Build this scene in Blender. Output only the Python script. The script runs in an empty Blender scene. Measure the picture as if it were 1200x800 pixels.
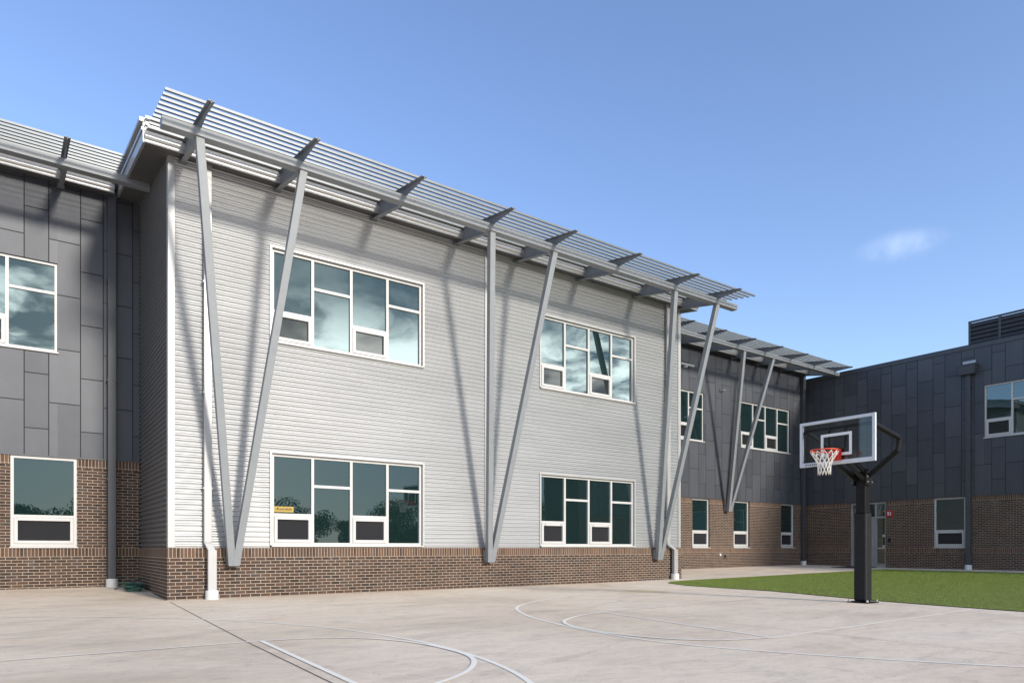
import bpy, math, random
import numpy as np
from mathutils import Vector
random.seed(7)
rng = np.random.default_rng(11)
C = bpy.context.scene.collection
S = bpy.context.scene
R = math.radians

# ------------------------------------------------------------------ camera
cam_d = bpy.data.cameras.new('camera')
cam = bpy.data.objects.new('camera', cam_d); C.objects.link(cam)
cam_d.sensor_width = 36.0; cam_d.sensor_fit = 'HORIZONTAL'
cam_d.lens = 36.0 * 810.0 / 1200.0
cam_d.shift_y = 241.5 / 1200.0
cam_d.clip_start = 0.05; cam_d.clip_end = 3000
YAW = 54.246                                   # angle from the view axis to +X
cam.location = (-2.43, -14.81, 1.03)
cam.rotation_euler = (R(90), 0, R(YAW - 90))
S.camera = cam

# ------------------------------------------------------------------ light
SUN = Vector((0.19, -1.0, 0.40)).normalized()  # direction towards the sun
elev = math.asin(SUN.z); azi = math.atan2(SUN.x, SUN.y)
sd = bpy.data.lights.new('sun', 'SUN'); sd.energy = 2.0; sd.angle = R(7.5); sd.color = (1.0, 0.93, 0.83)
sun = bpy.data.objects.new('sun', sd); C.objects.link(sun)
sun.rotation_euler = (-SUN).to_track_quat('-Z', 'Y').to_euler()
sun.location = (0, -30, 30)

W = bpy.data.worlds.new('World'); S.world = W; W.use_nodes = True
nt = W.node_tree; nt.nodes.clear()
def N(t, typ, **kw):
    n = t.nodes.new(typ)
    for k, v in kw.items():
        if k in n.inputs.keys() if isinstance(k, str) else False: n.inputs[k].default_value = v
        else: setattr(n, k, v)
    return n
out = N(nt, 'ShaderNodeOutputWorld'); bg = N(nt, 'ShaderNodeBackground', Strength=0.15)
sky = N(nt, 'ShaderNodeTexSky', sky_type='NISHITA', sun_disc=False)
sky.sun_elevation = elev; sky.sun_rotation = azi; sky.altitude = 200
sky.air_density = 1.0; sky.dust_density = 1.5; sky.ozone_density = 2.2
hsv = N(nt, 'ShaderNodeHueSaturation', Saturation=1.05, Value=1.04, Hue=0.509)
L = nt.links.new
L(sky.outputs[0], hsv.inputs['Color'])
tc = N(nt, 'ShaderNodeTexCoord')
sep = N(nt, 'ShaderNodeSeparateXYZ'); L(tc.outputs['Generated'], sep.inputs[0])
def M(t, op, a, b=None, c=None, clamp=False):
    n = t.nodes.new('ShaderNodeMath'); n.operation = op; n.use_clamp = clamp
    for i, v in enumerate((a, b, c)):
        if v is None: continue
        if hasattr(v, 'is_linked') or hasattr(v, 'links'): t.links.new(v, n.inputs[i])
        else: n.inputs[i].default_value = v
    return n.outputs[0]
# clouds of the south half of the sky, seen in the photo mirrored in the windows
zz = M(nt, 'ADD', M(nt, 'MAXIMUM', sep.outputs[2], 0.0), 0.16)
cx_ = M(nt, 'DIVIDE', sep.outputs[0], zz); cy_ = M(nt, 'DIVIDE', sep.outputs[1], zz)
cmb = N(nt, 'ShaderNodeCombineXYZ'); L(cx_, cmb.inputs[0]); L(cy_, cmb.inputs[1])
nz = N(nt, 'ShaderNodeTexNoise', Scale=3.2, Detail=8.0, Roughness=0.58, Distortion=0.5); L(cmb.outputs[0], nz.inputs['Vector'])
cl = N(nt, 'ShaderNodeMapRange', interpolation_type='SMOOTHSTEP'); L(nz.outputs[0], cl.inputs[0])
cl.inputs[1].default_value = 0.40; cl.inputs[2].default_value = 0.64
south = N(nt, 'ShaderNodeMapRange', interpolation_type='SMOOTHSTEP'); L(sep.outputs[1], south.inputs[0])
south.inputs[1].default_value = -0.1; south.inputs[2].default_value = -0.55
low = N(nt, 'ShaderNodeMapRange', interpolation_type='SMOOTHSTEP'); L(sep.outputs[2], low.inputs[0])
low.inputs[1].default_value = 0.13; low.inputs[2].default_value = 0.22
high = N(nt, 'ShaderNodeMapRange', interpolation_type='SMOOTHSTEP'); L(sep.outputs[2], high.inputs[0])
high.inputs[1].default_value = 0.355; high.inputs[2].default_value = 0.255
bank = N(nt, 'ShaderNodeMapRange', interpolation_type='SMOOTHSTEP'); L(sep.outputs[2], bank.inputs[0])
bank.inputs[1].default_value = 0.75; bank.inputs[2].default_value = 0.36
bmask = M(nt, 'MULTIPLY', M(nt, 'MULTIPLY', bank.outputs[0], south.outputs[0]), 0.93)
cmask = M(nt, 'MULTIPLY', M(nt, 'MULTIPLY', cl.outputs[0], south.outputs[0]), M(nt, 'MULTIPLY', low.outputs[0], M(nt, 'ADD', M(nt, 'MULTIPLY', high.outputs[0], 0.9), 0.1)), clamp=True)
# one small wisp in the north-east
wd = Vector((0.848, 0.3915, 0.3546)).normalized()
vd = N(nt, 'ShaderNodeVectorMath', operation='SUBTRACT'); L(tc.outputs['Generated'], vd.inputs[0]); vd.inputs[1].default_value = wd
vs = N(nt, 'ShaderNodeVectorMath', operation='MULTIPLY'); L(vd.outputs[0], vs.inputs[0]); vs.inputs[1].default_value = (24, 24, 70)
vl = N(nt, 'ShaderNodeVectorMath', operation='LENGTH'); L(vs.outputs[0], vl.inputs[0])
wr = N(nt, 'ShaderNodeMapRange', interpolation_type='SMOOTHSTEP'); L(vl.outputs['Value'], wr.inputs[0])
wr.inputs[1].default_value = 1.5; wr.inputs[2].default_value = 0.1
wn = N(nt, 'ShaderNodeTexNoise', Scale=16.0, Detail=6.0, Roughness=0.6); L(tc.outputs['Generated'], wn.inputs['Vector'])
wn2 = N(nt, 'ShaderNodeMapRange'); L(wn.outputs[0], wn2.inputs[0]); wn2.inputs[1].default_value = 0.42; wn2.inputs[2].default_value = 0.72
wmask = M(nt, 'MULTIPLY', M(nt, 'MULTIPLY', wr.outputs[0], wn2.outputs[0]), 0.045, clamp=True)
allm = M(nt, 'MAXIMUM', cmask, wmask)
mx = N(nt, 'ShaderNodeMix', data_type='RGBA'); L(allm, mx.inputs['Factor']); 
mb_ = N(nt, 'ShaderNodeMix', data_type='RGBA'); L(bmask, mb_.inputs['Factor']); L(hsv.outputs[0], mb_.inputs[6]); mb_.inputs[7].default_value = (0.8, 1.35, 2.0, 1)
L(mb_.outputs[2], mx.inputs[6]); mx.inputs[7].default_value = (21.0, 21.0, 20.0, 1)
L(mx.outputs[2], bg.inputs[0]); L(bg.outputs[0], out.inputs[0])
S.view_settings.view_transform = 'Standard'; S.view_settings.look = 'None'
S.view_settings.exposure = 0.92; S.view_settings.gamma = 1.0; S.view_settings.use_curve_mapping = False

# ------------------------------------------------------------------ materials
def new_mat(name):
    m = bpy.data.materials.new(name); m.use_nodes = True
    t = m.node_tree; b = t.nodes['Principled BSDF']
    return m, t, b
def rgba(c): return (c[0], c[1], c[2], 1)
def ramp(t, fac, stops):
    r = t.nodes.new('ShaderNodeValToRGB'); t.links.new(fac, r.inputs[0])
    e = r.color_ramp.elements
    while len(e) < len(stops): e.new(0.5)
    for i, (p, c) in enumerate(stops): e[i].position = p; e[i].color = rgba(c)
    return r.outputs[0]
def pos(t, scale=(1, 1, 1)):
    g = t.nodes.new('ShaderNodeNewGeometry'); mp = t.nodes.new('ShaderNodeMapping')
    mp.inputs['Scale'].default_value = scale; t.links.new(g.outputs['Position'], mp.inputs[0]); return mp.outputs[0]
def noise(t, vec, scale, detail=4, rough=0.55, dist=0.0):
    n = t.nodes.new('ShaderNodeTexNoise'); n.inputs['Scale'].default_value = scale; n.inputs['Detail'].default_value = detail
    n.inputs['Roughness'].default_value = rough; n.inputs['Distortion'].default_value = dist
    t.links.new(vec, n.inputs['Vector']); return n.outputs[0]
def mixc(t, fac, a, b, mode='MIX'):
    n = t.nodes.new('ShaderNodeMix'); n.data_type = 'RGBA'; n.blend_type = mode
    for i, v in ((0, fac), (6, a), (7, b)):
        if isinstance(v, (tuple, list)): n.inputs[i].default_value = rgba(v)
        elif isinstance(v, (int, float)): n.inputs[i].default_value = v
        else: t.links.new(v, n.inputs[i])
    return n.outputs[2]
def bump(t, b, h, dist=0.003, strength=1.0):
    n = t.nodes.new('ShaderNodeBump'); n.inputs['Distance'].default_value = dist; n.inputs['Strength'].default_value = strength
    t.links.new(h, n.inputs['Height']); t.links.new(n.outputs[0], b.inputs['Normal'])

def paint(name, col, rough=0.45, metal=0.0, var=0.08, spec=0.5, nscale=3.0, bmp=0.0):
    m, t, b = new_mat(name)
    p = pos(t); n = noise(t, p, nscale, 5, 0.6)
    lo = tuple(c * (1 - var) for c in col); hi = tuple(min(1, c * (1 + var)) for c in col)
    t.links.new(ramp(t, n, [(0.3, lo), (0.7, hi)]), b.inputs['Base Color'])
    b.inputs['Roughness'].default_value = rough; b.inputs['Metallic'].default_value = metal
    b.inputs['Specular IOR Level'].default_value = spec
    if bmp: bump(t, b, noise(t, p, 60, 2), bmp)
    return m

def brick_mat(name, soldier=False, z0=0.83):
    m, t, b = new_mat(name)
    g = t.nodes.new('ShaderNodeNewGeometry'); s = t.nodes.new('ShaderNodeSeparateXYZ'); t.links.new(g.outputs['Position'], s.inputs[0])
    u = M(t, 'ADD', M(t, 'ADD', s.outputs[0], s.outputs[1]), 203.0 * 0.5 + 0.004)
    z = M(t, 'ADD', s.outputs[2], 0.0677 * 100 - z0 + (0.203 * 50 - 0.0677 * 100 if soldier else 0))
    c = t.nodes.new('ShaderNodeCombineXYZ')
    if soldier: t.links.new(z, c.inputs[0]); t.links.new(u, c.inputs[1])
    else: t.links.new(u, c.inputs[0]); t.links.new(z, c.inputs[1])
    br = t.nodes.new('ShaderNodeTexBrick'); t.links.new(c.outputs[0], br.inputs['Vector'])
    br.offset = 0.0 if soldier else 0.5; br.offset_frequency = 2; br.squash = 1
    br.inputs['Color1'].default_value = (0, 0, 0, 1); br.inputs['Color2'].default_value = (1, 1, 1, 1); br.inputs['Mortar'].default_value = (0.5, 0.5, 0.5, 1)
    br.inputs['Scale'].default_value = 1; br.inputs['Mortar Size'].default_value = 0.0058; br.inputs['Mortar Smooth'].default_value = 0.12
    br.inputs['Brick Width'].default_value = 0.203; br.inputs['Row Height'].default_value = 0.0677
    if soldier: st = [(0.0, (0.050, 0.028, 0.020)), (0.35, (0.105, 0.056, 0.034)), (0.7, (0.150, 0.078, 0.042)), (1.0, (0.085, 0.062, 0.055))]
    else: st = [(0.0, (0.030, 0.019, 0.015)), (0.35, (0.060, 0.033, 0.023)), (0.7, (0.090, 0.050, 0.034)), (1.0, (0.044, 0.036, 0.034))]
    col = ramp(t, br.outputs['Color'], st)
    p = pos(t)
    fine = noise(t, p, 45, 4, 0.7)
    col = mixc(t, 0.55, col, ramp(t, fine, [(0.25, (0.35, 0.35, 0.36)), (0.75, (1.35, 1.3, 1.25))]), 'MULTIPLY')
    dirt = noise(t, p, 0.9, 5, 0.6)
    eff = noise(t, p, 2.6, 8, 0.7, 1.0)
    col = mixc(t, M(t, 'MULTIPLY', ramp(t, eff, [(0.56, (0, 0, 0)), (0.74, (1, 1, 1))]), 0.22), col, (0.30, 0.27, 0.24))
    mort = ramp(t, dirt, [(0.3, (0.38, 0.29, 0.21)), (0.7, (0.50, 0.40, 0.30))])
    col = mixc(t, br.outputs['Fac'], col, mort)
    t.links.new(col, b.inputs['Base Color'])
    b.inputs['Roughness'].default_value = 0.8
    inv = M(t, 'SUBTRACT', 1.0, br.outputs['Fac']); h = M(t, 'ADD', inv, M(t, 'MULTIPLY', fine, 0.25))
    bump(t, b, h, 0.006)
    return m

MT = {}
MT['brick'] = brick_mat('brick'); MT['soldier'] = brick_mat('soldier_brick', True, 0.83)
MT['soldier_head'] = brick_mat('soldier_brick_head', True, 2.885)
MT['joint'] = paint('joint', (0.02, 0.02, 0.022), 0.8)
# dark metal cladding panels, each panel a touch different
def panel_mat():
    m, t, b = new_mat('dark_panel')
    g = t.nodes.new('ShaderNodeNewGeometry')
    p = pos(t, (1, 1, 0.35)); n = noise(t, p, 1.6, 5, 0.6)
    f = M(t, 'ADD', M(t, 'MULTIPLY', g.outputs['Random Per Island'], 0.45), M(t, 'MULTIPLY', n, 0.55))
    t.links.new(ramp(t, f, [(0.2, (0.058, 0.063, 0.075)), (0.8, (0.094, 0.098, 0.112))]), b.inputs['Base Color'])
    b.inputs['Metallic'].default_value = 0.25; b.inputs['Roughness'].default_value = 0.50
    bump(t, b, noise(t, pos(t), 1.2, 2, 0.5), 0.02, 0.35)
    return m
MT['panel'] = panel_mat()
def corr_mat():
    m, t, b = new_mat('corrugated_metal')
    p = pos(t, (0.25, 0.25, 1.2)); n = noise(t, p, 1.2, 5, 0.6)
    t.links.new(ramp(t, n, [(0.3, (0.43, 0.434, 0.434)), (0.7, (0.50, 0.504, 0.504))]), b.inputs['Base Color'])
    b.inputs['Metallic'].default_value = 0.55; b.inputs['Roughness'].default_value = 0.40
    return m
MT['corr'] = corr_mat()
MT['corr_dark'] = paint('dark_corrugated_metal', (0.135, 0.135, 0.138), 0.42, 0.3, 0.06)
MT['alu'] = paint('silver_metal', (0.46, 0.46, 0.455), 0.38, 0.45, 0.05)
MT['trim'] = paint('silver_trim', (0.43, 0.43, 0.425), 0.42, 0.25, 0.04)
MT['steel'] = paint('grey_painted_steel', (0.25, 0.265, 0.278), 0.5, 0.1, 0.05, nscale=6)
MT['blade'] = paint('grey_bracket_steel', (0.20, 0.215, 0.23), 0.5, 0.1, 0.08)
MT['slat'] = paint('slat_metal', (0.155, 0.17, 0.18), 0.4, 0.3, 0.08)
MT['frame'] = paint('white_frame', (0.55, 0.54, 0.525), 0.4, 0.0, 0.03)
MT['pipe_light'] = paint('light_pipe', (0.43, 0.425, 0.42), 0.4, 0.2, 0.04)
MT['pipe_dark'] = paint('dark_pipe', (0.070, 0.074, 0.084), 0.45, 0.2, 0.08)
MT['pvc'] = paint('white_plastic', (0.66, 0.65, 0.63), 0.5, 0.0, 0.06, nscale=20)
MT['soffit'] = paint('soffit', (0.12, 0.117, 0.112), 0.5, 0.2, 0.05)
MT['roof'] = paint('roof_metal', (0.45, 0.46, 0.47), 0.45, 0.4, 0.05)
MT['black'] = paint('black_steel', (0.006, 0.006, 0.007), 0.5, 0.0, 0.2, spec=0.25)
MT['pad'] = paint('black_pad', (0.009, 0.009, 0.0105), 0.6, 0.0, 0.25, 0.35, nscale=8, bmp=0.001)
MT['bolt'] = paint('zinc', (0.5, 0.5, 0.48), 0.35, 0.8)
MT['rim'] = paint('orange_rim', (0.72, 0.085, 0.02), 0.4, 0.0, 0.08)
MT['red'] = paint('red_bracket', (0.62, 0.03, 0.018), 0.4)
MT['net'] = paint('net', (0.74, 0.72, 0.66), 0.9, 0.0, 0.08, nscale=40)
MT['white'] = paint('white', (0.8, 0.8, 0.8), 0.45, 0.0, 0.02)
MT['bframe'] = paint('board_frame', (0.62, 0.64, 0.68), 0.4, 0.1, 0.03)
MT['dark'] = paint('dark_interior', (0.015, 0.016, 0.017), 0.7)
MT['hose'] = paint('green_hose', (0.03, 0.105, 0.08), 0.42, 0.0, 0.4, nscale=12)
MT['mat'] = paint('door_mat', (0.02, 0.02, 0.022), 0.9)
MT['sign_red'] = paint('sign_red', (0.50, 0.015, 0.02), 0.4)
MT['yellow'] = paint('yellow_card', (0.42, 0.30, 0.06), 0.6)
MT['brown'] = paint('brown_ink', (0.12, 0.05, 0.015), 0.6)
MT['doorgrey'] = paint('door_grey', (0.36, 0.36, 0.37), 0.4, 0.3)
MT['line'] = None

def glass_mat(name, tint, base, w, rough=0.0, wav=0.0012):
    m = bpy.data.materials.new(name); m.use_nodes = True; t = m.node_tree; t.nodes.clear()
    o = t.nodes.new('ShaderNodeOutputMaterial'); mixs = t.nodes.new('ShaderNodeMixShader')
    d = t.nodes.new('ShaderNodeBsdfDiffuse'); g = t.nodes.new('ShaderNodeBsdfGlossy')
    g.inputs['Color'].default_value = rgba(tint); g.inputs['Roughness'].default_value = rough
    ge = t.nodes.new('ShaderNodeNewGeometry')
    col = ramp(t, ge.outputs['Random Per Island'], [(0.0, tuple(c * 0.7 for c in base)), (1.0, tuple(c * 1.25 for c in base))])
    t.links.new(col, d.inputs['Color'])
    lw = t.nodes.new('ShaderNodeLayerWeight'); lw.inputs['Blend'].default_value = 0.28
    f = M(t, 'ADD', M(t, 'MULTIPLY', lw.outputs['Fresnel'], 0.9), w, clamp=True)
    n = t.nodes.new('ShaderNodeBump'); n.inputs['Distance'].default_value = wav; n.inputs['Strength'].default_value = 1.0
    t.links.new(noise(t, pos(t), 1.3, 2, 0.5), n.inputs['Height'])
    t.links.new(n.outputs[0], g.inputs['Normal'])
    t.links.new(f, mixs.inputs[0]); t.links.new(d.outputs[0], mixs.inputs[1]); t.links.new(g.outputs[0], mixs.inputs[2])
    t.links.new(mixs.outputs[0], o.inputs[0]); return m
MT['glass'] = glass_mat('window_glass', (0.66, 0.81, 0.84), (0.008, 0.020, 0.019), 0.19)
MT['screen'] = glass_mat('screened_glass', (0.5, 0.5, 0.52), (0.030, 0.030, 0.033), 0.02, 0.06)
MT['screen_sky'] = glass_mat('upper_sash_glass', (0.62, 0.66, 0.66), (0.022, 0.024, 0.024), 0.09, 0.03)
def board_glass():
    m = bpy.data.materials.new('board_glass'); m.use_nodes = True; t = m.node_tree; t.nodes.clear()
    o = t.nodes.new('ShaderNodeOutputMaterial'); mixs = t.nodes.new('ShaderNodeMixShader')
    tr = t.nodes.new('ShaderNodeBsdfTransparent'); tr.inputs[0].default_value = (0.86, 0.88, 0.87, 1)
    g = t.nodes.new('ShaderNodeBsdfGlossy'); g.inputs['Roughness'].default_value = 0.02
    fr = t.nodes.new('ShaderNodeFresnel'); fr.inputs[0].default_value = 1.5
    t.links.new(fr.outputs[0], mixs.inputs[0]); t.links.new(tr.outputs[0], mixs.inputs[1]); t.links.new(g.outputs[0], mixs.inputs[2])
    t.links.new(mixs.outputs[0], o.inputs[0]); return m
MT['board'] = board_glass()

def concrete_mat():
    m, t, b = new_mat('concrete')
    p = pos(t); big = noise(t, p, 0.22, 6, 0.62, 0.6); mid = noise(t, pos(t, (0.6, 1.5, 1)), 1.7, 8, 0.68, 0.8); fine = noise(t, p, 38, 5, 0.75)
    c = ramp(t, big, [(0.28, (0.58, 0.465, 0.345)), (0.5, (0.75, 0.62, 0.475)), (0.72, (0.80, 0.69, 0.55))])
    c = mixc(t, 0.6, c, ramp(t, mid, [(0.3, (0.66, 0.67, 0.69)), (0.5, (1.0, 1.0, 1.0)), (0.7, (1.14, 1.13, 1.11))]), 'MULTIPLY')
    c = mixc(t, 0.35, c, ramp(t, fine, [(0.3, (0.72, 0.72, 0.72)), (0.7, (1.15, 1.15, 1.15))]), 'MULTIPLY')
    worn = noise(t, pos(t, (0.8, 1.2, 1)), 5.5, 10, 0.78, 1.6)
    c = mixc(t, 0.6, c, ramp(t, worn, [(0.34, (0.72, 0.71, 0.70)), (0.46, (0.97, 0.97, 0.97)), (0.62, (1.10, 1.10, 1.10))]), 'MULTIPLY')
    # small dark wet-look stains, rust patch
    st = noise(t, pos(t, (0.8, 1, 1)), 0.75, 7, 0.7, 1.2)
    sm = ramp(t, st, [(0.63, (0, 0, 0)), (0.74, (1, 1, 1))])
    c = mixc(t, M(t, 'MULTIPLY', sm, 0.45), c, (0.20, 0.19, 0.185))
    g = t.nodes.new('ShaderNodeNewGeometry'); v = t.nodes.new('ShaderNodeVectorMath'); v.operation = 'DISTANCE'
    t.links.new(g.outputs['Position'], v.inputs[0]); v.inputs[1].default_value = (9.6, -3.4, 0)
    rm = t.nodes.new('ShaderNodeMapRange'); rm.interpolation_type = 'SMOOTHSTEP'; t.links.new(M(t, 'ADD', v.outputs['Value'], M(t, 'MULTIPLY', mid, 1.6)), rm.inputs[0])
    rm.inputs[1].default_value = 1.75; rm.inputs[2].default_value = 1.0
    c = mixc(t, M(t, 'MULTIPLY', rm.outputs[0], 0.5), c, (0.42, 0.29, 0.12))
    # hairline cracks
    vo = t.nodes.new('ShaderNodeTexVoronoi'); vo.feature = 'DISTANCE_TO_EDGE'; vo.inputs['Scale'].default_value = 0.21
    wv = t.nodes.new('ShaderNodeVectorMath'); wv.operation = 'ADD'; t.links.new(p, wv.inputs[0])
    cmbn = t.nodes.new('ShaderNodeCombineXYZ'); t.links.new(M(t, 'MULTIPLY', mid, 0.9), cmbn.inputs[0]); t.links.new(M(t, 'MULTIPLY', big, 1.5), cmbn.inputs[1]); t.links.new(cmbn.outputs[0], wv.inputs[1])
    t.links.new(wv.outputs[0], vo.inputs['Vector'])
    ck = M(t, 'LESS_THAN', vo.outputs['Distance'], 0.0011)
    c = mixc(t, M(t, 'MULTIPLY', ck, 0.3), c, (0.2, 0.18, 0.16))
    t.links.new(c, b.inputs['Base Color']); b.inputs['Roughness'].default_value = 0.82
    bump(t, b, M(t, 'ADD', M(t, 'MULTIPLY', fine, 0.5), mid), 0.004, 0.6)
    return m
MT['concrete'] = concrete_mat()
def line_mat():
    m, t, b = new_mat('court_paint')
    n = noise(t, pos(t), 22, 6, 0.75); n2 = noise(t, pos(t), 1.3, 4, 0.6)
    f = M(t, 'ADD', M(t, 'MULTIPLY', n, 0.6), M(t, 'MULTIPLY', n2, 0.5))
    t.links.new(ramp(t, f, [(0.30, (0.76, 0.66, 0.53)), (0.50, (0.92, 0.87, 0.76))]), b.inputs['Base Color'])
    b.inputs['Roughness'].default_value = 0.6; return m
MT['line'] = line_mat()
def turf_mat(name, lo, hi):
    m, t, b = new_mat(name)
    n = noise(t, pos(t), 1.4, 5, 0.65); g = t.nodes.new('ShaderNodeNewGeometry')
    f = M(t, 'ADD', M(t, 'MULTIPLY', n, 0.8), M(t, 'MULTIPLY', g.outputs['Random Per Island'], 0.2))
    t.links.new(ramp(t, f, [(0.25, lo), (0.75, hi)]), b.inputs['Base Color'])
    b.inputs['Roughness'].default_value = 0.75; b.inputs['Specular IOR Level'].default_value = 0.2
    return m
MT['turf'] = turf_mat('turf_base', (0.14, 0.175, 0.037), (0.175, 0.21, 0.048))
MT['blade_grass'] = turf_mat('turf_blades', (0.18, 0.245, 0.046), (0.24, 0.30, 0.068))
MT['leaf'] = turf_mat('leaf', (0.02, 0.045, 0.012), (0.06, 0.10, 0.03))

# ------------------------------------------------------------------ mesh helpers
class MB:
    def __init__(s): s.v = []; s.f = []; s.smooth = False
    def face(s, pts):
        i = len(s.v); s.v += [tuple(p) for p in pts]; s.f.append(tuple(range(i, i + len(pts))))
    def hexa(s, p):   # p: 4 bottom (ccw) then 4 top
        i = len(s.v); s.v += [tuple(q) for q in p]
        for f in ((3, 2, 1, 0), (4, 5, 6, 7), (0, 1, 5, 4), (1, 2, 6, 5), (2, 3, 7, 6), (3, 0, 4, 7)): s.f.append(tuple(i + k for k in f))
    def box(s, x0, x1, y0, y1, z0, z1):
        s.hexa([(x0, y0, z0), (x1, y0, z0), (x1, y1, z0), (x0, y1, z0), (x0, y0, z1), (x1, y0, z1), (x1, y1, z1), (x0, y1, z1)])
    def lbox(s, fr, u0, u1, v0, v1, w0, w1):
        q = [fr(u0, v0, w1), fr(u1, v0, w1), fr(u1, v0, w0), fr(u0, v0, w0), fr(u0, v1, w1), fr(u1, v1, w1), fr(u1, v1, w0), fr(u0, v1, w0)]
        s.hexa(q)
    def prism(s, prof, fn, a, b):   # closed profile of (p,q); fn(p,q,a) -> xyz
        n = len(prof); i = len(s.v)
        s.v += [fn(p, q, a) for p, q in prof] + [fn(p, q, b) for p, q in prof]
        for k in range(n): s.f.append((i + k, i + (k + 1) % n, i + n + (k + 1) % n, i + n + k))
        s.f.append(tuple(i + k for k in reversed(range(n)))); s.f.append(tuple(i + n + k for k in range(n)))
    def sheet(s, prof, fn, a, b):   # open profile
        i = len(s.v); n = len(prof)
        s.v += [fn(p, q, a) for p, q in prof] + [fn(p, q, b) for p, q in prof]
        for k in range(n - 1): s.f.append((i + k, i + k + 1, i + n + k + 1, i + n + k))
    def tube(s, pts, r, n=8, caps=True, closed=False):
        pts = [Vector(p) for p in pts]; m = len(pts); i = len(s.v)
        up = Vector((0.13, 0.31, 1)).normalized()
        for k, p in enumerate(pts):
            a = pts[(k - 1) % m] if (closed or k > 0) else p; b = pts[(k + 1) % m] if (closed or k < m - 1) else p
            d = (b - a).normalized(); x = d.cross(up)
            if x.length < 1e-3: x = d.cross(Vector((1, 0, 0)))
            x.normalize(); y = d.cross(x)
            rr = r[k] if isinstance(r, (list, tuple)) else r
            for j in range(n):
                t = 2 * math.pi * j / n; s.v.append(tuple(p + (x * math.cos(t) + y * math.sin(t)) * rr))
        for k in range(m if closed else m - 1):
            k2 = (k + 1) % m
            for j in range(n):
                j2 = (j + 1) % n; s.f.append((i + k * n + j, i + k * n + j2, i + k2 * n + j2, i + k2 * n + j))
        if caps and not closed:
            s.f.append(tuple(i + j for j in range(n))); s.f.append(tuple(i + (m - 1) * n + j for j in reversed(range(n))))
    def build(s, name, mat, parent=None, smooth=False, bevel=0.0):
        me = bpy.data.meshes.new(name); me.from_pydata(s.v, [], s.f); me.update()
        me.materials.append(MT[mat] if isinstance(mat, str) else mat)
        bmx = None
        import bmesh
        bmx = bmesh.new(); bmx.from_mesh(me); bmesh.ops.recalc_face_normals(bmx, faces=bmx.faces); bmx.to_mesh(me); bmx.free()
        if smooth:
            for p in me.polygons: p.use_smooth = True
        o = bpy.data.objects.new(name, me); C.objects.link(o)
        if parent is not None:
            o.parent = parent
            if parent.type == 'EMPTY' : o.matrix_parent_inverse = parent.matrix_basis.inverted()
        if bevel:
            md = o.modifiers.new('bevel', 'BEVEL'); md.width = bevel; md.segments = 2; md.limit_method = 'ANGLE'; md.angle_limit = R(40)
        return o
def tag(o, label=None, cat=None, group=None, kind=None):
    if label: o['label'] = label
    if cat: o['category'] = cat
    if group: o['group'] = group
    if kind: o['kind'] = kind
    return o
def thing(name, loc, label, cat, group=None):
    o = bpy.data.objects.new(name, None); C.objects.link(o); o.location = loc; o.empty_display_size = 0.3
    return tag(o, label, cat, group)
def rects(u0, u1, v0, v1, holes):
    us = sorted({u0, u1, *[min(max(h[k], u0), u1) for h in holes for k in (0, 1)]})
    vs = sorted({v0, v1, *[min(max(h[k], v0), v1) for h in holes for k in (2, 3)]})
    out = []
    for a, b in zip(us, us[1:]):
        run = None
        for c, d in zip(vs, vs[1:]):
            mu, mv = (a + b) / 2, (c + d) / 2
            if b - a < 1e-5 or d - c < 1e-5: continue
            if any(h[0] < mu < h[1] and h[2] < mv < h[3] for h in holes):
                if run: out.append((a, b, *run)); run = None
            else: run = (run[0], d) if run else (c, d)
        if run: out.append((a, b, *run))
    return out

XR = 28.3; YW = 3.8; XB = 14.87          # right wing face, wing wall plane, right edge of the bay
fr_bay = lambda u, v, w: (u, -w, v)
fr_wing = lambda u, v, w: (u, YW - w, v)
fr_right = lambda u, v, w: (XR - w, -u, v)
fr_ret = lambda u, v, w: (-w, -u, v)     # left side of the bay, faces -X
fr_ret2 = lambda u, v, w: (XB + w, u, v) # right side of the bay, faces +X

def gz(x, y):
    a = min(max(y / 3.8, 0), 1); b = min(max((x - 11) / 17, 0), 1)
    return 0.13 * a + 0.17 * b - 0.07 * a * b

# ------------------------------------------------------------------ ground
g = MB()
xs = [-400, -120, -40] + list(np.arange(-16, 34.1, 1.0)) + [60, 150, 400]; ys = [-400, -120, -60] + list(np.arange(-30, 12.1, 0.95)) + [60, 150, 400]
nx, ny = len(xs), len(ys)
g.v = [(x, y, gz(x, y)) for y in ys for x in xs]
g.f = [(j * nx + i, j * nx + i + 1, (j + 1) * nx + i + 1, (j + 1) * nx + i) for j in range(ny - 1) for i in range(nx - 1)]
ground = tag(g.build('pavement', 'concrete', smooth=True), kind='structure')

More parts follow.
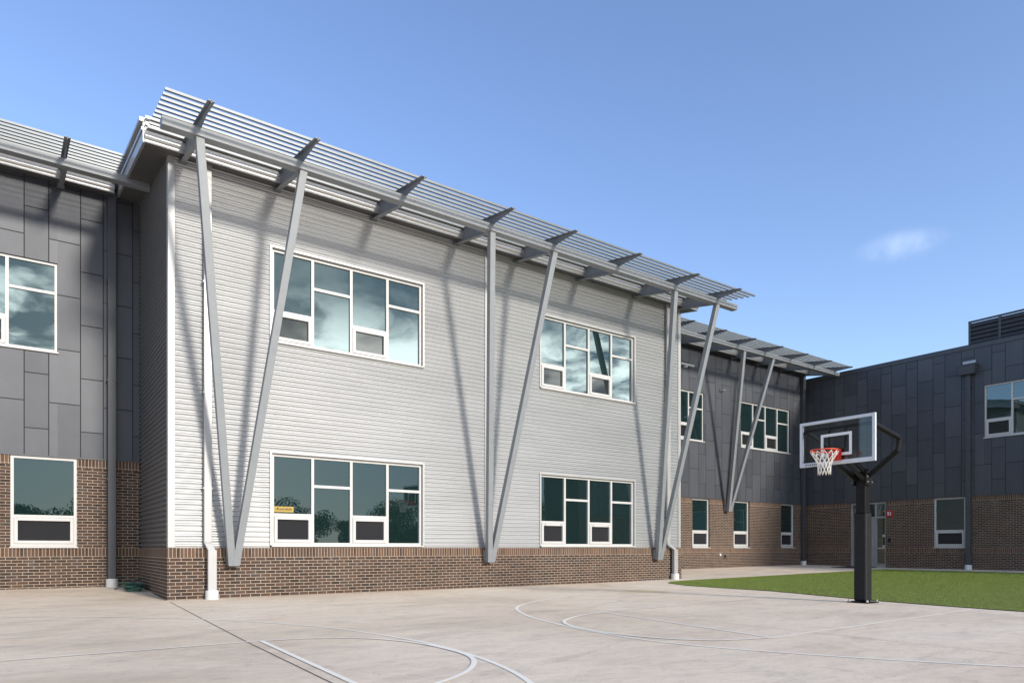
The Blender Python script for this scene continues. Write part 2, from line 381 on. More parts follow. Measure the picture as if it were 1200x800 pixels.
def strip(name, pts, w, mat='line', dz=0.004, closed=False):
    mb = MB(); P = [Vector((p[0], p[1])) for p in pts]; prev = None
    dense = [P[0]]
    for a, b in zip(P, P[1:]):
        k = max(1, int((b - a).length / 0.35))
        for i in range(1, k + 1): dense.append(a.lerp(b, i / k))
    P = dense
    for k, p in enumerate(P):
        d = (P[min(k + 1, len(P) - 1)] - P[max(k - 1, 0)]).normalized(); n = Vector((-d.y, d.x)) * w / 2
        a, b = p + n, p - n
        mb.v += [(a.x, a.y, gz(a.x, a.y) + dz), (b.x, b.y, gz(b.x, b.y) + dz)]
        if k: i = 2 * k; mb.f.append((i - 2, i - 1, i + 1, i))
    return tag(mb.build(name, mat), kind='structure')
def spline(pts, n=14):
    P = [Vector(p) for p in pts]; P = [2 * P[0] - P[1]] + P + [2 * P[-1] - P[-2]]; o = []
    for i in range(1, len(P) - 2):
        for k in range(n):
            t = k / n; p0, p1, p2, p3 = P[i - 1:i + 3]
            o.append(0.5 * (2 * p1 + (p2 - p0) * t + (2 * p0 - 5 * p1 + 4 * p2 - p3) * t * t + (3 * p1 - p0 - 3 * p2 + p3) * t ** 3))
    return o + [P[-2]]
strip('court_marking', spline([(11.2, -2.75), (9.2, -2.9), (7.75, -3.27), (6.18, -4.02), (4.78, -4.99), (3.95, -6.3), (3.47, -7.85), (3.30, -9.24), (3.42, -10.1), (3.72, -10.9), (4.15, -11.75), (4.75, -12.7), (5.6, -13.7), (7.2, -15.0)]), 0.055)
strip('court_marking', [(5.2, -6.69), (8.5, -6.43), (11.85, -6.1)], 0.05, dz=0.006)
strip('court_marking', [(4.62, -10.14), (7.6, -10.05), (10.72, -9.92)], 0.05, dz=0.006)
strip('court_marking', [(5.2, -6.72), (4.62, -10.11)], 0.05, dz=0.0045)
strip('court_marking', spline([(5.2, -6.69), (4.35, -7.0), (3.72, -7.5), (3.42, -8.3), (3.46, -9.2), (3.85, -9.86), (4.62, -10.14)]), 0.055, dz=0.007)
strip('court_marking', spline([(-7, -0.3), (-4.6, -1.1), (-2.6, -2.07), (-1.57, -2.73), (-0.6, -3.66), (0.0, -4.45), (0.52, -5.38), (0.92, -6.4), (1.14, -7.6), (1.19, -8.4), (1.12, -9.31), (0.95, -10.1), (0.68, -10.8), (0.2, -11.7)]), 0.05)
strip('court_marking', [(-7, -7.0), (-0.2, -7.0)], 0.05, dz=0.006)
strip('court_marking', spline([(-0.2, -7.0), (0.3, -7.12), (0.78, -7.45), (1.06, -8.0), (1.14, -8.6), (1.06, -9.3), (0.7, -9.85), (0.2, -10.21), (-0.4, -10.4)]), 0.05, dz=0.007)
strip('court_marking', [(-0.22, -7.03), (-0.36, -10.4)], 0.05, dz=0.0065)
MT['groove'] = paint('pavement_joint', (0.13, 0.12, 0.11), 0.9)
strip('pavement_joint', [(-0.02, -0.15), (-0.36, -6.9), (-0.55, -12)], 0.014, 'groove', 0.003)
strip('pavement_joint', [(-14, 0.55), (-3, 0.62), (-0.02, 0.62)], 0.008, 'groove', 0.003)
strip('pavement_joint', [(5.6, -0.1), (5.4, -14)], 0.007, 'groove', 0.0025)
strip('pavement_joint', [(14.9, 0.4), (27.9, 0.7)], 0.012, 'groove', 0.003)
strip('pavement_joint', [(19.0, 3.7), (19.0, -0.8)], 0.012, 'groove', 0.0035)
strip('pavement_joint', [(23.4, 3.7), (23.4, -0.8)], 0.012, 'groove', 0.0035)

# ------------------------------------------------------------------ turf (lawn)
TB = [(14.3, -0.85), (13.3, -0.95), (12.75, -1.35), (12.25, -2.4), (12.1, -3.5), (12.0, -5.2), (11.5, -6.8), (11.12, -8.0), (10.8, -9.89), (10.6, -12), (10.35, -16)]
def turf_left(y):
    for (xa, ya), (xb, yb) in zip(TB, TB[1:]):
        if yb <= y <= ya: return xa + (xb - xa) * (ya - y) / (ya - yb + 1e-9)
    return TB[-1][0]
t_ = MB()
for y in np.arange(-16, -0.85, 0.31):
    y2 = min(y + 0.31, -0.86)
    for k in range(20):
        def P(f, yy): a = turf_left(yy); x = a + (26.15 - a) * f; return (x, yy, gz(x, yy) + 0.012)
        t_.face([P(k / 20, y), P((k + 1) / 20, y), P((k + 1) / 20, y2), P(k / 20, y2)])
turf = tag(t_.build('lawn', 'turf'), kind='structure')
nb = 230000
by = -0.88 - rng.random(nb) ** 1.15 * 12.5
bl = np.array([turf_left(y) for y in by]); bx = bl + (26.13 - bl) * rng.random(nb)
bz = np.array([gz(a, b) for a, b in zip(bx, by)]) + 0.01
ang = rng.random(nb) * 6.283; hh = 0.006 + 0.010 * rng.random(nb); wd_ = 0.004 + 0.004 * rng.random(nb)
lx = (rng.random(nb) - 0.5) * 0.03; ly = (rng.random(nb) - 0.5) * 0.03
vv = np.empty((nb, 3, 3)); 
vv[:, 0] = np.stack([bx - np.cos(ang) * wd_, by - np.sin(ang) * wd_, bz], 1); vv[:, 1] = np.stack([bx + np.cos(ang) * wd_, by + np.sin(ang) * wd_, bz], 1)
vv[:, 2] = np.stack([bx + lx, by + ly, bz + hh], 1)
def tri_mesh(name, vv, mat):
    me = bpy.data.meshes.new(name); n = len(vv); k = vv.shape[1]
    me.vertices.add(n * k); me.vertices.foreach_set('co', vv.reshape(-1))
    me.loops.add(n * k); me.loops.foreach_set('vertex_index', np.arange(n * k, dtype=np.int32))
    me.polygons.add(n); me.polygons.foreach_set('loop_start', np.arange(0, n * k, k, dtype=np.int32)); me.polygons.foreach_set('loop_total', np.full(n, k, dtype=np.int32))
    me.update(); me.validate(); me.materials.append(MT[mat]); o = bpy.data.objects.new(name, me); C.objects.link(o); return o
tag(tri_mesh('grass', vv, 'blade_grass'), 'short bright green grass of the lawn beside the court', 'grass', kind='stuff')

# ------------------------------------------------------------------ the building
B = thing('school_building', (7.4, 3.0, 0), 'two-storey school building with a silver corrugated bay between dark panelled brick wings', 'building')

BAY_WIN = [(1.94, 5.62, 5.36, 7.42), (9.16, 12.84, 5.36, 7.42), (1.94, 5.62, 1.045, 3.08), (9.16, 12.84, 1.045, 3.08)]
def corr_profile(z0, z1, pitch=0.104, amp=0.023, minor=0.45):
    # rounded ribs: returns (w, z) list
    P = []; n = 16
    zs = [z0] + [i * pitch / n for i in range(math.floor(z0 / pitch * n) + 1, math.ceil(z1 / pitch * n)) if z0 + 1e-4 < i * pitch / n < z1 - 1e-4] + [z1]
    gr = lambda t, c, w_: math.exp(-(((t - c + 0.5) % 1.0 - 0.5) / w_) ** 2)
    for z in zs:
        t = (z / pitch) % 1.0
        P.append((-amp * (gr(t, 0.0, 0.17) + minor * gr(t, 0.5, 0.11)), z))
    return P
# corrugated wall of the bay
c = MB()
hol = [(a, b, z0, z1) for a, b, z0, z1 in BAY_WIN]
for a, b, z0, z1 in rects(0.0, XB, 1.03, 8.74, hol): c.sheet(corr_profile(z0, z1), lambda w, z, u: fr_bay(u, z, w), a, b)
wall = c.build('corrugated_wall', 'corr', B, smooth=False); wall['label'] = 'bright silver corrugated metal front wall of the bay'
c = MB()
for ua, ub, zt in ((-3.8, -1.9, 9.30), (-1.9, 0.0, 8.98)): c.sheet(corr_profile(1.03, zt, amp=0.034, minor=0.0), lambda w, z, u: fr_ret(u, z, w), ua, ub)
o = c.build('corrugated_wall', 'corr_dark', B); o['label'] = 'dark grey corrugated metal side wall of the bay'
c = MB()
for ua, ub, zt in ((0.0, 1.9, 8.98), (1.9, 3.8, 9.30)): c.sheet(corr_profile(1.03, zt), lambda w, z, u: fr_ret2(u, z, w), ua, ub)
c.build('corrugated_wall', 'corr', B)
# dark core behind everything
k = MB(); k.box(0.14, XB - 0.14, 0.16, 11, -0.3, 8.75); k.box(-13.9, XR + 0.3, YW + 0.2, 12, -0.3, 9.1); k.box(XR + 0.2, 46, -24, 12, -0.3, 8.9); k.build('core', 'dark', B)
# corner trims, base trim, vertical seam
for x0, x1 in ((-0.012, 0.115), (XB - 0.10, XB + 0.012)):
    k = MB(); k.box(x0, x1, -0.014, 0.13, 1.034, 8.72); k.build('corner_trim', 'trim', B, bevel=0.004)
k = MB(); k.box(7.375, 7.405, -0.016, 0.05, 1.034, 8.70); k.box(7.445, 7.475, -0.016, 0.05, 1.034, 8.70); k.box(7.405, 7.445, -0.003, 0.05, 1.034, 8.70); k.build('expansion_joint', 'trim', B)
# brick base under the bay, standing a little proud
def brick_part(name, fr, rl, z0, z1, mat, parent, holes=(), wo=0.0, reveal=0.13, ends=True):
    m = MB()
    for a, b, c0, c1 in rects(rl[0], rl[1], z0, z1, list(holes)): m.face([fr(a, c0, wo), fr(b, c0, wo), fr(b, c1, wo), fr(a, c1, wo)])
    for h in holes:
        a, b, c0, c1 = max(h[0], rl[0]), min(h[1], rl[1]), max(h[2], z0), min(h[3], z1)
        if c1 <= c0: continue
        for q in (h[0], h[1]):
            if rl[0] <= q <= rl[1]: m.face([fr(q, c0, wo), fr(q, c1, wo), fr(q, c1, -reveal), fr(q, c0, -reveal)])
        if b - a < 1e-4: continue
        if h[3] < z1 + 1e-6: m.face([fr(a, c1, wo), fr(b, c1, wo), fr(b, c1, -reveal), fr(a, c1, -reveal)])
        if h[2] > z0 - 1e-6: m.face([fr(a, c0, wo), fr(b, c0, wo), fr(b, c0, -reveal), fr(a, c0, -reveal)])
    return m.build(name, mat, parent)
def bay_brick(z0, z1, mat, name, par, top=False):
    m = MB(); wo = 0.025
    m.face([(-wo, -wo, z0), (XB + wo, -wo, z0), (XB + wo, -wo, z1), (-wo, -wo, z1)])
    m.face([(-wo, YW - 0.001, z0), (-wo, -wo, z0), (-wo, -wo, z1), (-wo, YW - 0.001, z1)])
    m.face([(XB + wo, -wo, z0), (XB + wo, YW - 0.001, z0), (XB + wo, YW - 0.001, z1), (XB + wo, -wo, z1)])
    if top:
        m.face([(-wo, -wo, z1), (XB + wo, -wo, z1), (XB + wo, 0.12, z1), (-wo, 0.12, z1)]); m.face([(-wo, 0.12, z1), (0.12, 0.12, z1), (0.12, YW, z1), (-wo, YW, z1)]); m.face([(XB - 0.12, 0.12, z1), (XB + wo, 0.12, z1), (XB + wo, YW, z1), (XB - 0.12, YW, z1)])
    return m.build(name, mat, par)
bb = bay_brick(-0.3, 0.83, 'brick', 'brick_wall', B); bb['label'] = 'low dark brick base under the corrugated bay'
bay_brick(0.83, 1.03, 'soldier', 'soldier_course', bb, True)

# ---------------------------------------------------------------- windows
def window(fr, u0, u1, v0, v1, cols, back, label=None, surround=None, pattern=None, fw=0.055, sill=True):
    """frame fills the opening; cols = number of lights; back = recess of the glass from the wall face"""
    f = MB(); d0, d1 = -back - 0.05, -back + 0.03
    f.lbox(fr, u0, u0 + fw, v0, v1, d0, d1); f.lbox(fr, u1 - fw, u1, v0, v1, d0, d1)
    f.lbox(fr, u0 + fw, u1 - fw, v0, v0 + fw, d0, d1); f.lbox(fr, u0 + fw, u1 - fw, v1 - fw, v1, d0, d1)
    w = (u1 - u0) / cols; panes = []; sashes = []
    H = v1 - v0
    for i in range(cols):
        a = u0 + i * w + (fw if i == 0 else 0.03); b = u0 + (i + 1) * w - (fw if i == cols - 1 else 0.03)
        if i: f.lbox(fr, u0 + i * w - 0.03, u0 + i * w + 0.03, v0 + fw, v1 - fw, d0, d1 - 0.002)
        kind = pattern[i]
        if kind == 'h':
            zt = v0 + 0.335 * H; f.lbox(fr, a, b, zt - 0.03, zt + 0.03, d0, d1 - 0.004)
            sashes.append((a, b, v0 + fw, zt - 0.03)); panes.append((a, b, zt + 0.03, v1 - fw))
        elif kind == 't':
            zt = v0 + 0.665 * H; f.lbox(fr, a, b, zt - 0.03, zt + 0.03, d0, d1 - 0.004)
            panes.append((a, b, v0 + fw, zt - 0.03)); panes.append((a, b, zt + 0.03, v1 - fw))
        else: panes.append((a, b, v0 + fw, v1 - fw))
    o = f.build('window', 'frame', B)
    if label: o['label'] = label
    for a, b, c0, c1 in panes:
        p = MB(); p.lbox(fr, a, b, c0, c1, -back - 0.03, -back - 0.012); p.build('pane', 'glass', o)
    for a, b, c0, c1 in sashes:
        p = MB(); q = 0.07; s0, s1 = -back - 0.028, -back + 0.05
        p.lbox(fr, a + .004, a + q, c0 + .004, c1 - .004, s0, s1); p.lbox(fr, b - q, b - .004, c0 + .004, c1 - .004, s0, s1)
        p.lbox(fr, a + q, b - q, c0 + .004, c0 + q, s0, s1 - .002); p.lbox(fr, a + q, b - q, c1 - q, c1 - .004, s0, s1 - .002)
        p.build('sash', 'frame', o, bevel=0.004)
        p = MB(); p.lbox(fr, a + q, b - q, c0 + q, c1 - q, -back - 0.02, -back - 0.004); p.build('pane', 'screen_sky' if v0 > 4 else 'screen', o)
        for uu in (a + q + 0.06, b - q - 0.06):
            p = MB(); p.lbox(fr, uu - 0.012, uu + 0.012, c1 - q + 0.015, c1 - 0.02, s1 - 0.004, s1 + 0.008); p.build('latch', 'bolt', o)
    if sill:
        p = MB(); p.lbox(fr, u0 - 0.02, u1 + 0.02, v0 - 0.035, v0 - 0.002, -back - 0.05, 0.045); p.build('sill', 'frame', o, bevel=0.004)
    if surround:
        s = surround; p = MB()
        p.lbox(fr, u0 - s, u0 - 0.002, v0 - 0.002, v1 + s, -back - 0.05, 0.016); p.lbox(fr, u1 + 0.002, u1 + s, v0 - 0.002, v1 + s, -back - 0.05, 0.016)
        p.lbox(fr, u0 - 0.002, u1 + 0.002, v1 + 0.002, v1 + s, -back - 0.05, 0.020)
        p.build('surround', 'trim', o, bevel=0.003)
    return o
PAT = ['h', 't', 'h', 't']
LB = ['upper left window of the silver bay, partly behind a strut', 'upper right window of the silver bay', 'lower left window of the silver bay with a yellow card in it', 'lower right window of the silver bay']
for (a, b, z0, z1), lb in zip(BAY_WIN, LB):
    # openings in the corrugated sheet are exact; frame sits inside with a metal surround lapping the ribs
    window(fr_bay, a + 0.05, b - 0.05, z0 + 0.04, z1 - 0.05, 4, 0.085, lb, surround=0.052, pattern=PAT)

# ---------------------------------------------------------------- wings
PT, PB = 9.26, 3.09
def cladding(fr, u0, u1, v0, v1, holes, start, first_wide, name_label, ztop_fn=None):
    m = MB(); u = start; wide = first_wide; G = 0.010
    edges = []
    while u < u1:
        w = 0.605 if wide else 0.45; edges.append((u, u + w, wide)); u += w; wide = not wide
    for a, b, wd2 in edges:
        a2, b2 = max(a, u0), min(b, u1)
        if b2 - a2 < 0.03: continue
        base = 4.28 if wd2 else 4.90
        z = base - 1.22 * 4
        while z < v1:
            c0, c1 = max(z + G, v0), min(z + 1.22 - G, v1)
            z += 1.22
            if c1 - c0 < 0.02: continue
            for r in rects(a2 + (G if a >= u0 else 0), b2 - (G if b <= u1 else 0), c0, c1, holes): m.lbox(fr, r[0], r[1], r[2], r[3], -0.012, 0.0)
    o = m.build('panel_cladding', 'panel', B); o['label'] = name_label
    b_ = MB()
    for r in rects(u0, u1, v0, v1, holes): b_.face([fr(r[0], r[2], -0.010), fr(r[1], r[2], -0.010), fr(r[1], r[3], -0.010), fr(r[0], r[3], -0.010)])
    for h in holes:
        a, b, c0, c1 = h
        for q in ([(a, c0), (a, c1)], [(b, c0), (b, c1)], [(a, c1), (b, c1)], [(a, c0), (b, c0)]):
            b_.face([fr(*q[0], 0.004), fr(*q[1], 0.004), fr(*q[1], -0.16), fr(*q[0], -0.16)])
    b_.build('backing', 'joint', o)
    k = MB(); k.lbox(fr, u0, u1, v0 - 0.03, v0 - 0.002, -0.05, 0.02); k.build('drip_edge', 'pipe_dark', o)
    return o
def brick_wing(fr, rl, holes, label):
    w = brick_part('brick_wall', fr, rl, -0.3, 0.83, 'brick', B, holes); w['label'] = label
    brick_part('soldier_course', fr, rl, 0.83, 1.033, 'soldier', w, holes)
    brick_part('brick_field', fr, rl, 1.033, 2.855, 'brick', w, holes)
    brick_part('soldier_course', fr, rl, 2.855, 3.06, 'soldier_head', w, holes)
    return w
# left wing
lw_up = [(-5.32, -1.64, 5.40, 7.42)]; lw_lo = [(-2.50, -1.27, 1.06, 3.06), (-6.2, -4.97, 1.06, 3.06)]
cladding(fr_wing, -14, 0.0, PB, PT, lw_up, -2.86 - 1.055 * 11, True, 'dark metal panels of the left wing')
brick_wing(fr_wing, (-14, 0.0), lw_lo, 'dark brick ground floor of the left wing')
window(fr_wing, -5.32, -1.64, 5.42, 7.42, 4, 0.07, 'upper window of the left wing mirroring clouds', pattern=PAT)
for a, b, c0, c1 in lw_lo[:1]: window(fr_wing, a, b, c0, c1, 1, 0.05, 'lower window of the left wing', pattern=['h'], fw=0.06)
for a, b, c0, c1 in lw_lo[1:]: window(fr_wing, a, b, c0, c1, 1, 0.05, pattern=['h'], fw=0.06)
# far wing between bay and right wing
fw_up = [(17.12, 20.78, 5.40, 7.42), (23.25, 26.93, 5.40, 7.42)]; fw_lo = [(20.05, 21.15, 1.05, 3.06), (22.75, 23.87, 1.05, 3.06), (26.25, 27.32, 1.05, 3.06)]
cladding(fr_wing, XB, XR, PB, PT, fw_up, XB - 0.3, True, 'dark metal panels of the rear wing')
brick_wing(fr_wing, (XB, XR), fw_lo, 'dark brick ground floor of the rear wing')
for (a, b, c0, c1), lb in zip(fw_up, ('upper window of the rear wing half hidden by the bay', 'upper window of the rear wing behind the thin strut')): window(fr_wing, a, b, c0 + 0.02, c1, 4, 0.07, lb, pattern=PAT)
for a, b, c0, c1 in fw_lo: window(fr_wing, a, b, c0, c1, 1, 0.10, pattern=['h'], fw=0.06)
# right wing (faces the bay)
RT = 9.02
rw_up = [(3.68, 7.36, 5.30, 7.36)]; rw_lo = [(1.86, 3.02, 1.05, 3.06), (8.5, 9.7, 1.05, 3.06), (-1.62, -0.08, 0.0, 3.02)]
cladding(fr_right, -3.8, 20, PB, RT - 0.14, rw_up, -3.8 - 0.25, True, 'dark navy metal panels of the right wing')
brick_wing(fr_right, (-3.8, -1.62), rw_lo[2:], 'narrow dark brick pier between the inner corner and the glazed door')
brick_wing(fr_right, (-0.08, 20), rw_lo, 'dark brick ground floor of the right wing')
k = MB(); k.lbox(fr_right, -1.618, -0.082, 3.022, 3.058, -0.13, -0.004); k.build('door_lintel', 'pipe_dark', B)
window(fr_right, 3.68, 7.36, 5.32, 7.36, 4, 0.07, 'upper window of the right wing', pattern=PAT)
for a, b, c0, c1 in rw_lo[:2]: window(fr_right, a, b, c0, c1, 1, 0.08, pattern=['h'], fw=0.06)
k = MB(); k.lbox(fr_right, -12, 20, RT - 0.14, RT + 0.03, -0.3, 0.03); k.lbox(fr_right, -12, 20, RT + 0.03, RT + 0.045, -0.32, 0.045); k.build('parapet', 'pipe_dark', B, bevel=0.004)
k = MB(); k.box(XR + 0.31, 46, -20, 12, 8.6, 8.95); k.build('roof', 'roof', B)
# door in the right wing
d = MB(); fr = fr_right; z0 = gz(XR, 0.5); a, b, t = -1.62, -0.08, 3.02
for u0, u1 in ((a, a + 0.06), (-0.56, -0.48), (b - 0.05, b)): d.lbox(fr, u0, u1, z0, t, -0.15, -0.03)
d.lbox(fr, a + .06, b - .05, t - 0.06, t, -0.15, -0.032); d.lbox(fr, a + .06, b - .05, 2.33, 2.40, -0.15, -0.034); d.lbox(fr, -0.48, b - .05, 0.98, 1.04, -0.15, -0.034); d.lbox(fr, -0.48, b - .05, z0, z0 + 0.1, -0.15, -0.034)
door = d.build('door', 'doorgrey', B); door['label'] = 'glazed entrance door with side light behind the hoop post'
for u0, u1, v0, v1 in ((a + .06, -.56, 2.40, t - .06), (-.48, b - .05, 2.40, t - .06), (-.48, b - .05, 1.04, 2.33), (-.48, b - .05, z0 + .1, .98)):
    p = MB(); p.lbox(fr, u0, u1, v0, v1, -0.12, -0.10); p.build('pane', 'glass', door)
p = MB(); p.lbox(fr, a + .075, -.575, z0 + 0.02, 2.32, -0.13, -0.07); lf = p.build('door_leaf', 'doorgrey', door, bevel=0.004)
p = MB(); p.lbox(fr, a + .2, -.72, z0 + 0.9, 2.15, -0.072, -0.066); p.build('pane', 'glass', door)
p = MB(); p.tube([fr(-.66, z0 + .95, -.07), fr(-.66, z0 + .95, -.02), fr(-.66, z0 + 1.25, -.02), fr(-.66, z0 + 1.25, -.07)], 0.012); p.build('handle', 'bolt', door)

# ---------------------------------------------------------------- roofs, one slope rising to the back
SL = 0.155
def roof(x0, x1, yf, label, left=True):
    zf = 8.62 + SL * (yf + 0.3); yb = 12.0; rise = SL * (yb - yf)
    yzx = lambda p, q, x: (x, p, q)
    m = MB(); m.prism([(yf, zf), (yf, zf + 0.40), (yb, zf + 0.40 + rise), (yb, zf + rise)], yzx, x0, x1); r = m.build('roof', 'roof', B); r['label'] = label
    # layered fascia / gutter at the front
    F = [(yf - .002, zf - .015), (yf - .03, zf - .015), (yf - .03, zf + .035), (yf - .055, zf + .05), (yf - .075, zf + .085), (yf - .075, zf + .15), (yf - .045, zf + .20), (yf - .03, zf + .205), (yf - .03, zf + .275), (yf - .085, zf + .285), (yf - .085, zf + .32), (yf - .03, zf + .33), (yf - .03, zf + .39), (yf - .10, zf + .40), (yf - .10, zf + .445), (yf - .002, zf + .445)]
    m = MB(); m.prism(F, yzx, x0, x1); m.build('fascia', 'alu', r)
    # underside boards
    m = MB()
    n = 24
    for i in range(n):
        ya, yb2 = yf + 0.02 + i * 0.2, yf + 0.02 + (i + 1) * 0.2 - 0.012
        za, zb = zf + SL * (ya - yf), zf + SL * (yb2 - yf)
        m.hexa([(x0 + .02, ya, za - .012), (x1 - .02, ya, za - .012), (x1 - .02, yb2, zb - .012), (x0 + .02, yb2, zb - .012), (x0 + .02, ya, za - .002), (x1 - .02, ya, za - .002), (x1 - .02, yb2, zb - .002), (x0 + .02, yb2, zb - .002)])
    m.build('soffit', 'soffit', r)
    return r, zf
def side_fascia(r, x, sgn, yf, zf):
    m = MB(); yb = 12.0
    for o0, o1, h0, h1 in ((0.002, 0.03, -.012, .20), (0.002, 0.055, .215, .27), (0.002, 0.03, .285, .36), (0.002, 0.09, .375, .445)):
        xa, xb = sorted((x + sgn * o0, x + sgn * o1))
        f = lambda y, h: zf + SL * (y - yf) + h
        m.hexa([(xa, yf, f(yf, h0)), (xb, yf, f(yf, h0)), (xb, yb, f(yb, h0)), (xa, yb, f(yb, h0)), (xa, yf, f(yf, h1)), (xb, yf, f(yf, h1)), (xb, yb, f(yb, h1)), (xa, yb, f(yb, h1))])
    m.build('side_fascia', 'alu', r)
r0, zf0 = roof(-0.45, XB + 0.45, -0.30, 'sloping metal roof over the bay')
side_fascia(r0, -0.45, -1, -0.30, zf0); side_fascia(r0, XB + 0.45, 1, -0.30, zf0)
roof(-14, -0.56, 3.50, 'sloping metal roof of the left wing'); roof(XB + 0.56, XR - 0.02, 3.50, 'sloping metal roof of the rear wing')

# ---------------------------------------------------------------- sunshades
def sunshade(x0, x1, bx0, bx1, blades, yo, label):
    dz = SL * yo
    m = MB(); m.box(bx0, bx1, yo - 1.70, yo - 1.50, 8.29 + dz, 8.445 + dz); s = m.build('sunshade', 'steel', B, bevel=0.006); s['label'] = label
    for i in range(10):
        y = -2.235 + i * 0.205; z = 8.905 + SL * y + dz
        q = MB(); q.box(x0, x1, yo + y - 0.024, yo + y + 0.024, z, z + 0.043); q.build('slat', 'slat', s)
    for x in blades:
        q = MB(); xyz = lambda p, r_, xx: (xx, yo + p, r_ + dz)
        P = [(-0.06, 8.58), (-1.49, 8.335), (-1.49, 8.45), (-1.72, 8.45), (-1.80, 8.455), (-2.48, 8.475), (-2.48, 8.512), (-0.06, 8.888)]
        q.prism(P, xyz, x - 0.008, x + 0.008)
        q.prism([(-2.48, 8.500), (-2.48, 8.515), (-0.06, 8.890), (-0.06, 8.875)], xyz, x - 0.055, x + 0.055)     # top flange
        q.prism([(-1.485, 8.326), (-1.485, 8.339), (-0.06, 8.584), (-0.06, 8.570)], xyz, x - 0.05, x + 0.05)       # bottom flange
        q.box(x - 0.07, x + 0.07, yo - 0.062, yo - 0.02, 8.54 + dz, 8.93 + dz)                                     # wall plate
        q.build('bracket', 'blade', s)
        for sx in (-0.045, 0.045):
            q = MB(); q.tube([(x + sx, yo - 0.058, 8.60 + dz), (x + sx, yo - 0.085, 8.60 + dz)], 0.014, 6); q.build('bolt', 'bolt', s)
    return s
sunshade(-0.42, 15.6, -0.38, 15.5, [0.25, 2.08, 4.28, 6.50, 8.35, 10.52, 12.77, 14.62], 0.0, 'long sunshade of silver slats over the bay')
sunshade(-10, -0.56, -10, -0.01, [-1.58], YW, 'sunshade of silver slats over the left wing')
sunshade(XB + 0.58, XR - 0.03, XB + 0.02, XR - 0.05, [17.2, 19.02, 20.8, 22.6, 24.4, 26.2, 27.9], YW, 'sunshade of silver slats over the rear wing')

# ---------------------------------------------------------------- V struts
def vstrut(xc, half, yo, zb, label):
    dz = SL * yo; m = MB()
    for sgn, hy in ((-1, 0.066), (1, 0.070)):
        bx, by_, bz = xc + sgn * 0.035, yo - 0.16, zb; tx, ty, tz = xc + sgn * half, yo - 1.60, 8.292 + dz; hx = 0.072
        m.hexa([(bx - hx, by_ - hy, bz), (bx + hx, by_ - hy, bz), (bx + hx, by_ + hy, bz), (bx - hx, by_ + hy, bz), (tx - hx, ty - hy, tz), (tx + hx, ty - hy, tz), (tx + hx, ty + hy, tz), (tx - hx, ty + hy, tz)])
    o = m.build('strut', 'steel', B, bevel=0.005); o['label'] = label
    p = MB(); p.box(xc - 0.11, xc + 0.11, yo - 0.095, yo - 0.026 if yo == 0 else yo - 0.001, zb + 0.03, zb + 0.32); p.build('wall_plate', 'steel', o)
    return o
vstrut(1.17, 0.93, 0, 0.66, 'leftmost V-shaped steel strut on the bay'); vstrut(7.43, 0.93, 0, 0.66, 'middle V-shaped steel strut on the bay')
vstrut(13.70, 0.93, 0, 0.66, 'rightmost V-shaped steel strut on the bay'); vstrut(22.22, 0.98, YW, 2.56, 'V-shaped steel strut on the rear wing')

# ---------------------------------------------------------------- downpipes
def boot(fr, u, w, zg, parent):
    m = MB(); m.tube([fr(u, zg - 0.1, w), fr(u, zg + 0.165, w), fr(u, zg + 0.185, w)], [0.125, 0.125, 0.118], 28); m.build('pipe_boot', 'pvc', parent, smooth=False)
def downpipe(fr, u, top, zg, mat, w=0.13, d=0.09, jog=None, label=None, boots=True):
    m = MB(); x = w / 2
    if jog:   # upper run close to the wall, lower run stepped out over the brick and sideways
        du, wj, zj = jog
        m.lbox(fr, u - x, u + x, zj + 0.10, top, 0.03, 0.03 + d)
        a, b = [(u - x, zj + 0.10, 0.03), (u + x, zj + 0.10, 0.03), (u + x, zj + 0.10, 0.03 + d), (u - x, zj + 0.10, 0.03 + d)], [(u + du - x, zj - 0.06, wj), (u + du + x, zj - 0.06, wj), (u + du + x, zj - 0.06, wj + d), (u + du - x, zj - 0.06, wj + d)]
        m.hexa([fr(*q) for q in b] + [fr(*q) for q in a])
        m.lbox(fr, u + du - x - .01, u + du + x + .01, zg, zj - 0.05, wj - .008, wj + d + .01); uu, ww = u + du, wj + d / 2
    else:
        m.lbox(fr, u - x, u + x, zg, top, 0.03, 0.03 + d); uu, ww = u, 0.03 + d / 2
    o = m.build('downpipe', mat, B, bevel=0.008)
    if label: o['label'] = label
    for z in ((2.6, 4.9, 7.2) if not jog else (2.2, 4.1, 6.3)):
        b = MB(); b.lbox(fr, u - x - 0.02, u + x + 0.02, z, z + 0.03, 0.0, 0.036 + d); b.build('pipe_strap', mat, o)
    if boots: boot(fr, uu, ww, zg, o)
    return o
downpipe(fr_bay, 0.70, 8.7, 0.0, 'pipe_light', 0.145, 0.085, (0.065, 0.10, 1.03), 'pale grey downpipe at the left end of the bay')
downpipe(fr_bay, 14.22, 8.7, gz(14.3, 0), 'pipe_light', 0.145, 0.085, (0.24, 0.10, 1.03), 'pale grey downpipe at the right end of the bay')
downpipe(fr_wing, -0.585, 9.3, gz(-0.6, 3.7), 'pipe_dark', 0.17, 0.12, None, 'dark downpipe of the left wing')
downpipe(fr_wing, 27.92, 9.2, gz(27.9, 3.7), 'pipe_dark', 0.2, 0.14, None, 'dark downpipe in the far inner corner')
dp = downpipe(fr_right, 3.16, 7.95, gz(28.2, -3.1), 'pipe_dark', 0.17, 0.12, None, 'dark downpipe of the right wing with a collector box')
m = MB(); fr = fr_right
m.hexa([fr(2.90, 7.86, .30), fr(3.44, 7.86, .30), fr(3.44, 7.86, .0), fr(2.90, 7.86, .0), fr(2.86, 8.20, .34), fr(3.48, 8.20, .34), fr(3.48, 8.20, .0), fr(2.86, 8.20, .0)])
